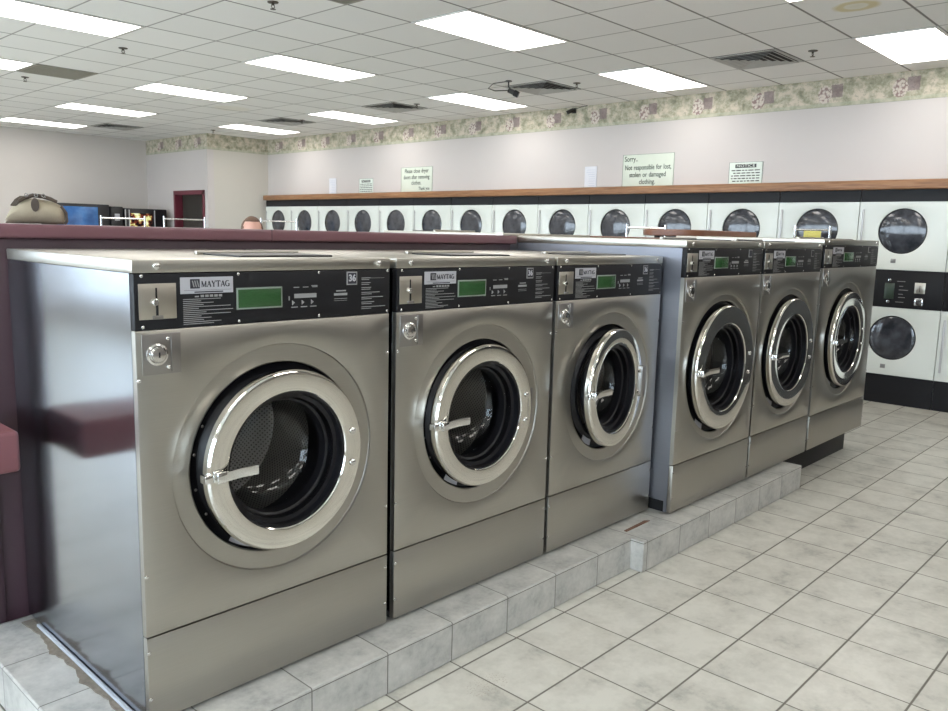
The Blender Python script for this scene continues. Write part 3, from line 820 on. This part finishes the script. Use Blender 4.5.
# ------------------------------------------------------------------ ceiling fittings
def make_light():
    r = empty('ceiling_light')
    m = MB(); t = .022; z0, z1 = -.008, 0
    for a, b, c, d in ((0, 1.219, 0, t), (0, 1.219, CP - t, CP), (0, t, 0, CP), (1.219 - t, 1.219, 0, CP)): m.box(a, b, c, d, z0, z1)
    m.build('frame', TBAR, r, False)
    MB().box(.018, 1.219 - .018, .018, CP - .018, -.006, -.001).build('diffuser', LAMP, r, False)
    return r
proto = make_light(); first = True
def light_label(c, r):
    cols = {0: 'over the aisle by the dryers', 1: 'in the middle of the room', 2: 'above the washers', 3: 'over the window side', 4: 'against the window side'}
    rows = ['nearest', 'second', 'third', 'fourth', 'fifth', 'farthest']
    return cols[c], rows[r]
colname = ['in the line closest to the dryers', 'in the middle line', 'in the line above the washers', 'in the line toward the windows', 'in the line beside the windows']
rowname = ['behind the viewer, last', 'behind the viewer, first', 'nearest', 'second', 'third', 'fourth', 'fifth', 'farthest']
for c in range(5):
    for r in range(-2, 6):
        x, y = CX - 4 * CPX * c, CY + 4 * CP * r
        if y < YN + .2 or (c == 0 and r == 5): continue
        o = proto if first else copy_tree(proto); first = False
        o.location = (x, y, H)
        tag(o, 'recessed rectangular ceiling light %s, %s' % (colname[c], rowname[r + 2]), 'ceiling light', 'recessed ceiling lights')

def make_vent():
    r = empty('ceiling_vent')
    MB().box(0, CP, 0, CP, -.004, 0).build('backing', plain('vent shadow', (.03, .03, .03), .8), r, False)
    c = CP / 2; m = MB()
    for k in range(5):
        a = .275 - k * .056; b = a - .030
        # four sloped blades of one square louvre ring
        for s1, s2 in ((0, 1), (1, 0), (0, -1), (-1, 0)):
            if s1 == 0: q = [(c - a, c + s2 * a, -.015), (c + a, c + s2 * a, -.015), (c + b, c + s2 * b, -.005), (c - b, c + s2 * b, -.005)]
            else: q = [(c + s1 * a, c - a, -.015), (c + s1 * a, c + a, -.015), (c + s1 * b, c + b, -.005), (c + s1 * b, c - b, -.005)]
            m.quad(*q)
    o = m.build('louvre', plain('grey vent metal', (.42, .42, .40), .5), r, False)
    sd = o.modifiers.new('s', 'SOLIDIFY'); sd.thickness = .002
    m = MB(); t = .03
    for a, b, c_, d in ((0, CP, 0, t), (0, CP, CP - t, CP), (0, t, 0, CP), (CP - t, CP, 0, CP)): m.box(a, b, c_, d, -.008, -.001)
    m.build('frame', plain('vent frame paint', (.5, .5, .48), .5), r, False)
    return r
vp = make_vent()
vs = [(0, 2, 'nearest the photograph\'s right side, by the big stained tile'), (0, 6, 'beside the hanging security camera'), (0, 10, 'third away along the dryer side'), (0, 14, 'fourth away along the dryer side'), (-2, 19, 'farthest, near the door corner')]
for i, (cx_, cy_, lab) in enumerate(vs):
    o = vp if i == 0 else copy_tree(vp); o.location = (CX + CPX * cx_, CY + CP * cy_, H)
    tag(o, 'square louvred ceiling vent ' + lab.replace("'", ''), 'ceiling vent', 'louvred ceiling vents')
def mk_return():
    t = NT('return grille'); v = t.pos(True); x, y, z = t.xyz(v)
    fx = t.M('FRACT', t.M('MULTIPLY', x, 70)); fy = t.M('FRACT', t.M('MULTIPLY', y, 70))
    h = t.M('MULTIPLY', t.M('GREATER_THAN', fx, .3), t.M('GREATER_THAN', fy, .3))
    c = t.mix(h, (.33, .32, .28, 1), (.15, .145, .12, 1)); c = t.mix(t.noise(v, 9), c, (.22, .21, .17, 1))
    t.pr(Base_Color=c, Roughness=.7); return t.m
RET = mk_return()
rg = empty('return_grille'); MB().box(.02, CP - .02, .02, CP - .02, -.004, -.001).build('grille', RET, rg, False)
m = MB(); t_ = .02
for a, b, c_, d in ((0, CP, 0, t_), (0, CP, CP - t_, CP), (0, t_, 0, CP), (CP - t_, CP, 0, CP)): m.box(a, b, c_, d, -.007, -.001)
m.build('frame', plain('olive grille frame', (.30, .29, .25), .6), rg, False)
for i, (a, b, lab) in enumerate([(-6, 12, 'grey egg-crate return air grille beside the lights at far left'), (-6, 4, 'grey return air grille above the near washers, cut by the top edge'), (-7, 16, 'grey return air grille farthest off at the left edge')]):
    o = rg if i == 0 else copy_tree(rg); o.location = (CX + CPX * a, CY + CP * b, H)
    tag(o, lab, 'air grille', 'return air grilles')

def make_sprinkler():
    r = empty('sprinkler_head')
    MB().lathe([(.04, 0), (.038, -.006), (.016, -.010), (0, -.010)], (0, 0, 0), 'z', 20).build('escutcheon', SPRK, r)
    MB().cyl((0, 0, 0), .010, -.022, -.006, 'z', 12).build('body', SPRK, r)
    m = MB(); m.tube([(-.010, 0, -.018), (-.014, 0, -.032), (0, 0, -.048)], .003, 6); m.tube([(.010, 0, -.018), (.014, 0, -.032), (0, 0, -.048)], .003, 6); m.build('yoke', SPRK, r)
    MB().cyl((0, 0, 0), .020, -.051, -.048, 'z', 16).build('deflector', SPRK, r)
    return r
sp = make_sprinkler()
for i, (x, y, lab) in enumerate([(3.423, 5.237, 'above the second washer near the top edge'), (3.408, 7.657, 'between the two big lights on the left'), (3.368, 10.067, 'farthest on the left, past the grey grille'),
        (7.138, 2.824, 'nearest, beside the vent by the dryers'), (7.182, 5.306, 'in front of the security camera vent'), (7.173, 7.78, 'third along the dryer side'), (7.226, 10.329, 'fourth along the dryer side'), (7.104, 12.687, 'at the corner of the boxed-in room')]):
    o = sp if i == 0 else copy_tree(sp); o.location = (x, y, H)
    tag(o, 'small pendent fire sprinkler ' + lab, 'sprinkler', 'fire sprinklers')

# security cameras
sc = empty('security_camera', (6.665, 5.81, H), 0, 'black security camera hanging from the ceiling on a bracket with a looped cable', 'camera')
MB().cyl((0, 0, 0), .035, -.012, 0, 'z', 20, .003).build('mount_plate', DARKMET, sc)
MB().tube([(0, 0, -.01), (0, 0, -.06), (.01, -.02, -.09)], .008, 10).build('bracket', DARKMET, sc)
m = MB().tube([(.0, .0, -.095), (.035, -.055, -.125)], .026, 18)
m.build('camera_body', DARKMET, sc)
MB().tube([(.033, -.052, -.1235), (.058, -.090, -.145)], .033, 16).build('lens_hood', RUB, sc)
MB().tube([(-.02, .02, -.01), (-.10, .13, -.03), (-.13, .17, -.08), (-.09, .11, -.105), (.0, .0, -.098)], .005, 8).build('cable', DARKMET, sc)
sc = empty('security_camera', (XR - .004, 6.28, 3.08), 0, 'small black camera fixed over the wallpaper border', 'camera')
MB().box(-.02, 0, -.03, .03, -.03, .03, .003).build('mount_plate', DARKMET, sc)
MB().tube([(-.015, 0, 0), (-.05, .01, .005)], .01, 10).build('bracket', DARKMET, sc)
MB().tube([(-.035, -.005, .008), (-.085, .055, -.03)], .024, 16).build('camera_body', DARKMET, sc)
MB().tube([(-.005, -.02, .02), (-.03, -.12, .035), (-.005, -.2, .045)], .004, 6).build('cable', DARKMET, sc)

# ------------------------------------------------------------------ laundry carts
def make_cart(L, zb):
    r = empty('laundry_cart')
    h = L / 2; D = .26
    m = MB()
    # wire basket
    for z in (.30, .45, .60, .76):
        k = 1 - (.76 - z) * .25
        m.tube([(-h * k, -D * k, z), (h * k, -D * k, z), (h * k, D * k, z), (-h * k, D * k, z), (-h * k, -D * k, z)], .004, 6)
    for i in range(9):
        t = -1 + 2 * i / 8
        for s in (-1, 1):
            m.tube([(h * t * .885, s * D * .885, .30), (h * t, s * D, .76)], .0025, 5)
            if i < 6:
                u = -1 + 2 * i / 5; m.tube([(s * h * .885, D * u * .885, .30), (s * h, D * u, .76)], .0025, 5)
        m.tube([(h * t * .885, -D * .885, .30), (h * t * .885, D * .885, .30)], .0025, 5)
    m.build('basket', RACK, r)
    m = MB()
    for s in (-1, 1):
        m.tube([(s * h * .9, -D * .8, .12), (s * h * .9, D * .8, .12)], .012, 8)
        m.tube([(s * h * .9, -D * .8, .10), (s * h * .9, -D * .8, .31)], .01, 8); m.tube([(s * h * .9, D * .8, .10), (s * h * .9, D * .8, .31)], .01, 8)
    m.tube([(-h * .9, 0, .12), (h * .9, 0, .12)], .012, 8)
    m.build('frame', RACK, r)
    for s in (-1, 1): MB().tube([(s * h, 0, .12), (s * h, 0, zb + .04)], .013, 10).build('post', RACK, r)
    MB().tube([(-h, 0, zb), (h, 0, zb)], .010, 10).build('hanging_rail', RACK, r)
    for sx in (-1, 1):
        for sy in (-1, 1):
            MB().cyl((sx * h * .9, sy * D * .8, .05), .05, -.015, .015, 'y', 20, .004).build('caster', RUB, r)
    return r
for n, (a, b, d, zz, lab) in enumerate([((.3797, .9251), (.4210, .9071), 13, 1.62, 'chrome laundry cart with hanging rail in front of the snack machine'),
        ((.4394, .8983), (.4786, .8780), 12.6, 1.63, 'chrome laundry cart with hanging rail in front of the maroon doorway'),
        ((.5331, .8461), (.5676, .8233), 12.2, 1.635, 'chrome laundry cart with hanging rail by the corner dryer'),
        ((.8424, .5389), (.8657, .5005), 8.9, 1.63, 'chrome laundry cart with hanging rail beside the rounded brown table'),
        ((.9297, .3684), (.9409, .3387), 8.3, 1.64, 'chrome laundry cart holding a yellow tag, against the dryers')]):
    P0 = Vector((a[0] * d, a[1] * d)); P1 = Vector((b[0] * d, b[1] * d)); v = P1 - P0
    c = make_cart(max(v.length, .3), zz); c.location = ((P0.x + P1.x) / 2, (P0.y + P1.y) / 2, 0); c.rotation_euler.z = math.atan2(v.y, v.x)
    tag(c, lab, 'laundry cart', 'laundry carts with hanging rails')
    if n == 4:
        y = MB().box(-.075, .075, -.006, .006, -.075, -.01, .002).build('price_tag', YELL)
        y.location = (c.location.x, c.location.y - .0, zz); y.rotation_euler.z = c.rotation_euler.z
        tag(y, 'yellow card hanging from the rail of the cart against the dryers', 'tag')

# ------------------------------------------------------------------ vending machines
v = empty('vending_machine', (5.2, 14.5, 0), 0, 'wide black vending machine with a large blue lit front panel', 'vending machine')
MB().box(0, .90, 0, .66, .05, 1.87, .008).build('cabinet', VBLK, v)
MB().box(.02, .70, -.012, 0, .35, 1.82, .004).build('lit_panel', BLUE, v)
MB().box(.72, .88, -.010, 0, .9, 1.6, .004).build('coin_panel', VBLK, v)
MB().box(.15, .6, -.01, 0, .1, .3, .01).build('dispenser_slot', GAP, v)
MB().box(.03, .87, .03, .63, 0, .05).build('base', GAP, v)
v = empty('change_machine', (6.13, 14.5, 0), 0, 'narrow black change machine between the blue and the picture vending machines', 'change machine')
MB().box(0, .21, 0, .5, .05, 1.845, .006).build('cabinet', VBLK, v)
MB().box(.06, .15, -.008, 0, 1.60, 1.72, .003).build('bill_slot', SILV, v)
MB().box(.01, .20, .02, .48, 0, .05).build('base', GAP, v)
v = empty('vending_machine', (6.37, 14.5, 0), 0, 'black vending machine with a bright red and yellow picture front by the corner', 'vending machine')
MB().box(0, .78, 0, .66, .05, 1.825, .008).build('cabinet', VBLK, v)
MB().box(.09, .50, -.010, 0, .7, 1.74, .004).build('lit_picture', VPIC, v)
m = MB()
for x in (.0, .068, .535): m.box(x, x + .018, -.016, 0, .1, 1.80, .003)
m.build('trim_strips', ALU, v)
MB().box(.60, .74, -.01, 0, .9, 1.5, .004).build('coin_panel', DARKMET, v)
MB().box(.03, .75, .03, .63, 0, .05).build('base', GAP, v)

# storeroom shelves seen through the doorway
sh = empty('shelf_unit', (8.3, 13.5, 0), 0, 'dim metal shelving inside the dark storeroom doorway', 'shelving')
for z in (.3, .8, 1.25, 1.55, 1.85): MB().box(0, .4, 0, 1.3, z, z + .03).build('shelf', GREYP, sh)
for x in (0, .36):
    for y in (0, 1.26): MB().box(x, x + .04, y, y + .04, 0, 2.0).build('post', DARKMET, sh)

# ------------------------------------------------------------------ bag on the bulkhead
def make_bag():
    r = empty('canvas_bag')
    # cross sections along local x (its length)
    secs = [(-.130, .03, .012), (-.122, .055, .030), (-.100, .066, .066), (-.070, .072, .092), (-.03, .075, .098), (.02, .075, .097), (.065, .072, .088), (.100, .062, .076), (.114, .045, .064), (.119, .02, .05)]
    m = MB(); b = m.b; rings = []; rr = random.Random(9); N = 22
    for x, hy, hz in secs:
        R = []
        for k in range(N):
            a = 2 * PI * k / N; ca, sa = math.cos(a), math.sin(a)
            y = hy * (abs(ca) ** .5) * (1 if ca > 0 else -1)
            t = .5 + .5 * sa
            z = hz * (t ** .85 if t < .5 else .555 + (t - .5) * .89)
            if sa > 0: y *= (1 - .45 * sa ** 1.5)
            R.append(b.verts.new((x + rr.uniform(-.002, .002), y + rr.uniform(-.002, .002), max(0, z + rr.uniform(-.002, .002)))))
        rings.append(R)
    for A, B in zip(rings, rings[1:]):
        for k in range(N): b.faces.new((A[k], A[(k + 1) % N], B[(k + 1) % N], B[k]))
    b.faces.new(rings[0]); b.faces.new(rings[-1][::-1])
    body = m.build('body', CANVAS, r)
    sb = body.modifiers.new('s', 'SUBSURF'); sb.levels = sb.render_levels = 1
    # straps
    def strap(pts, w, name='strap'):
        m = MB(); b = m.b; R = []
        for p in pts:
            p = Vector(p); R.append([b.verts.new(p + Vector((-w, 0, 0))), b.verts.new(p + Vector((w, 0, 0))), b.verts.new(p + Vector((w, -.003, .004))), b.verts.new(p + Vector((-w, -.003, .004)))])
        for A, B in zip(R, R[1:]):
            for k in range(4): b.faces.new((A[k], A[(k + 1) % 4], B[(k + 1) % 4], B[k]))
        b.faces.new(R[0]); b.faces.new(R[-1][::-1]); return m.build(name, LEATH, r)
    strap([(-.088, -.050, .066), (-.070, -.045, .088), (-.050, -.03, .101), (-.030, .01, .103)], .013)
    strap([(.010, -.020, .104), (.045, -.018, .099), (.082, -.012, .090)], .008)
    m = MB().tube([(-.070, -.058, .082), (-.045, -.05, .097), (-.01, -.045, .108), (.03, -.045, .106), (.065, -.045, .096), (.090, -.045, .086)], [.006, .008, .008, .008, .008, .006], 10); m.build('handle', LEATH, r)
    m = MB()
    P = [(.0 + .017 * math.cos(a) * (1.0), .072 + .026 * math.sin(a)) for a in [2 * PI * k / 16 for k in range(16)]]
    m.prism(P, -.078, -.071, 'y'); o = m.build('flap_tab', LEATH, r)
    for x in (-.035, .004, .035):
        MB().lathe([(.008, -.003), (.008, .003), (.005, .003), (.005, -.003)], (x, -.056, .108), 'y', 14, True).build('buckle', CHROME2, r)
    MB().tube([(.105, -.03, .07), (.124, -.035, .045), (.126, -.035, .012), (.118, -.03, .004)], .007, 8).build('side_strap', LEATH, r)
    return r
bag = make_bag(); bag.location = (1.118, 3.30, 1.5232); bag.rotation_euler.z = math.radians(-22)
bag.scale = (.80, .80, .96)
tag(bag, 'beige canvas duffel bag with dark brown leather straps on the maroon bulkhead', 'bag')

# ------------------------------------------------------------------ person beyond the bulkhead
def make_person():
    r = empty('person', (3.42, 5.56, 0), 0, 'person with short brown hair standing behind the maroon bulkhead, only the forehead showing', 'person')
    # body as one skin surface
    K = [((0, 0, .90), .125), ((0, 0, 1.06), .115), ((0, .01, 1.22), .135), ((0, .01, 1.34), .10), ((0, 0, 1.40), .052), ((0, -.005, 1.44), .050)]
    verts = []; edges = []; rad = []
    def add(p, q, parent):
        verts.append(p); rad.append(q); i = len(verts) - 1
        if parent is not None: edges.append((parent, i))
        return i
    ids = []
    prev = None
    for p, q in K: prev = add(p, q, prev); ids.append(prev)
    for s in (-1, 1):
        a = add((s * .09, 0, .84), .095, ids[0]); a = add((s * .10, -.005, .64), .078, a); a = add((s * .10, -.01, .47), .058, a); a = add((s * .10, .0, .28), .052, a); a = add((s * .10, .01, .09), .036, a); a = add((s * .105, -.05, .04), .038, a); a = add((s * .11, -.14, .03), .030, a)
        a = add((s * .15, .01, 1.33), .062, ids[3]); a = add((s * .20, .01, 1.20), .046, a); a = add((s * .225, .01, 1.06), .040, a); a = add((s * .22, -.05, .94), .034, a); a = add((s * .20, -.11, .84), .026, a); a = add((s * .19, -.14, .78), .026, a)
        for k, (dx, L) in enumerate([(-.022, .055), (-.008, .065), (.007, .06), (.020, .045)]):
            f = add((s * (.19) + dx, -.155 - .005 * k, .745), .0095, a); f = add((s * .19 + dx, -.165, .745 - L * .55), .009, f); f = add((s * .19 + dx, -.155, .745 - L), .008, f)
        f = add((s * .165, -.165, .765), .010, a); f = add((s * .155, -.185, .735), .009, f)
    me = bpy.data.meshes.new('body'); me.from_pydata(verts, edges, []); me.materials.append(SKIN)
    o = bpy.data.objects.new('body', me); COL.objects.link(o); o.parent = r
    sk = o.modifiers.new('skin', 'SKIN')
    for i, q in enumerate(rad): me.skin_vertices[0].data[i].radius = (q, q * (.75 if q > .09 else 1))
    me.skin_vertices[0].data[0].use_root = True
    sk.use_smooth_shade = True
    ss = o.modifiers.new('s', 'SUBSURF'); ss.levels = ss.render_levels = 1
    def shell(name, mat, keep, grow):
        """clothing from the same skeleton, slightly larger"""
        idx = [i for i in range(len(verts)) if keep(verts[i], rad[i])]
        mp = {a: b for b, a in enumerate(idx)}
        m2 = bpy.data.meshes.new(name); m2.from_pydata([verts[i] for i in idx], [(mp[a], mp[b]) for a, b in edges if a in mp and b in mp], [])
        m2.materials.append(mat); q = bpy.data.objects.new(name, m2); COL.objects.link(q); q.parent = r
        s_ = q.modifiers.new('skin', 'SKIN'); s_.use_smooth_shade = True
        for i in idx: m2.skin_vertices[0].data[mp[i]].radius = (rad[i] + grow, (rad[i] + grow) * (.78 if rad[i] > .09 else 1))
        m2.skin_vertices[0].data[0].use_root = True
        s2 = q.modifiers.new('s', 'SUBSURF'); s2.levels = s2.render_levels = 1
    shell('shirt', SHIRT, lambda p, q: (p[2] > .88 and q > .038 and p[2] < 1.36), .014)
    shell('trousers', TROUS, lambda p, q: p[2] < .91 and abs(p[0]) < .13 and p[1] > -.03 and p[2] > .08, .014)
    for s in (-1, 1):
        m = MB(); b = m.b
        m.box(s * .107 - .045, s * .107 + .045, -.20, .06, 0, .075, .03, 4); m.build('shoe', SHOE, r)
    # head: deformed sphere with face
    m = MB(); b = m.b
    bmesh.ops.create_uvsphere(b, u_segments=32, v_segments=24, radius=1)
    for v in b.verts:
        x, y, z = v.co
        w = .074 * (1 - .16 * max(0, -z) ** 1.5); d = .094; hgt = .115
        nx = x * w; ny = y * d; nz = z * hgt
        if z < -.3 and y < 0: ny *= .92
        ez = (z - .02)
        for s in (-1, 1):
            e = math.exp(-(((x - s * .42) / .17) ** 2 + (ez / .12) ** 2)); ny += .010 * e if y < 0 else 0
        nose = math.exp(-((x / .14) ** 2 + ((z + .18) / .20) ** 2)); ny -= .020 * nose if y < 0 else 0
        mouth = math.exp(-((x / .28) ** 2 + ((z + .52) / .06) ** 2)); ny -= .005 * mouth if y < 0 else 0
        brow = math.exp(-((x / .5) ** 2 + ((z - .18) / .09) ** 2)); ny -= .005 * brow if y < 0 else 0
        v.co = (nx, ny, nz)
    hd = m.build('head', SKIN, r); hd.location = (0, -.015, 1.492); hd.scale = (1.1, 1.06, 1.03)
    m = MB()
    for s in (-1, 1):
        m.lathe([(0, -.009), (.007, -.007), (.010, 0), (0, .006)], (s * .031, -.078, .004), 'y', 14)
    m.build('eyes', WHITEPL, hd)
    m = MB()
    for s in (-1, 1): m.lathe([(.005, -.0015), (0, -.002)], (s * .031, -.0865, .004), 'y', 12)
    m.build('pupils', INKD, hd)
    for s in (-1, 1):
        e = MB(); e.lathe([(0, -.006), (.016, -.004), (.020, .002), (.012, .006), (0, .004)], (s * .074, .012, -.008), 'x', 14); e.build('ear', SKIN, hd)
    MB().box(-.024, .024, -.094, -.088, -.064, -.057, .003).build('lips', plain('lips', (.42, .16, .14), .5), hd)
    # hair cap
    m = MB(); b = m.b; bmesh.ops.create_uvsphere(b, u_segments=36, v_segments=24, radius=1)
    dl = []
    rr = random.Random(8)
    for v in b.verts:
        x, y, z = v.co
        lim = .62 if y < -.35 else (-.45 if y > .2 else .05 - .0 * y + (-.35 - y) * -.5)
        if y < -.1 and abs(x) > .75: lim = .1
        if z < lim: dl.append(v)
        q = 1 + rr.uniform(-.01, .02)
        v.co = (x * .079 * q, y * .099 * q, z * .1215 * q)
    bmesh.ops.delete(b, geom=dl, context='VERTS')
    hr = m.build('hair', HAIR, hd); so = hr.modifiers.new('s', 'SOLIDIFY'); so.thickness = .012; so.offset = -1
    MB().tube([(0, 0, 1.36), (0, -.005, 1.44)], .05, 16).build('neck', SKIN, r)
    return r
per = make_person(); per.rotation_euler.z = math.radians(-25)

# ------------------------------------------------------------------ world and camera
w = bpy.data.worlds.new('World'); SC.world = w; w.use_nodes = True
nt = w.node_tree; nt.nodes.clear()
bg = nt.nodes.new('ShaderNodeBackground'); ou = nt.nodes.new('ShaderNodeOutputWorld'); nt.links.new(bg.outputs[0], ou.inputs[0])
bg.inputs[0].default_value = (.78, .88, 1.0, 1); bg.inputs[1].default_value = 10.0

cam = bpy.data.cameras.new('camera'); co = bpy.data.objects.new('camera', cam); COL.objects.link(co)
yaw, pit, rol = .75017, .149639, .024795
fwd = Vector((math.cos(yaw) * math.cos(pit), math.sin(yaw) * math.cos(pit), -math.sin(pit)))
rt = Vector((math.sin(yaw), -math.cos(yaw), 0)); upv = rt.cross(fwd)
r2 = rt * math.cos(rol) + upv * math.sin(rol); u2 = -rt * math.sin(rol) + upv * math.cos(rol)
M = Matrix((r2, u2, -fwd)).transposed().to_4x4(); M.translation = Vector((0, 0, 1.52733))
co.matrix_world = M
cam.sensor_fit = 'HORIZONTAL'; cam.sensor_width = 36; cam.lens = 807.93 * 36 / 948; cam.clip_start = .05; cam.clip_end = 200
SC.camera = co
SC.view_settings.view_transform = 'Standard'; SC.view_settings.look = 'None'; SC.view_settings.gamma = 1
SC.view_settings.use_curve_mapping = False; SC.view_settings.exposure = 0.0
SC.cycles.max_bounces = 8; SC.cycles.transparent_max_bounces = 12; SC.cycles.glossy_bounces = 5
SC.cycles.sample_clamp_indirect = 8
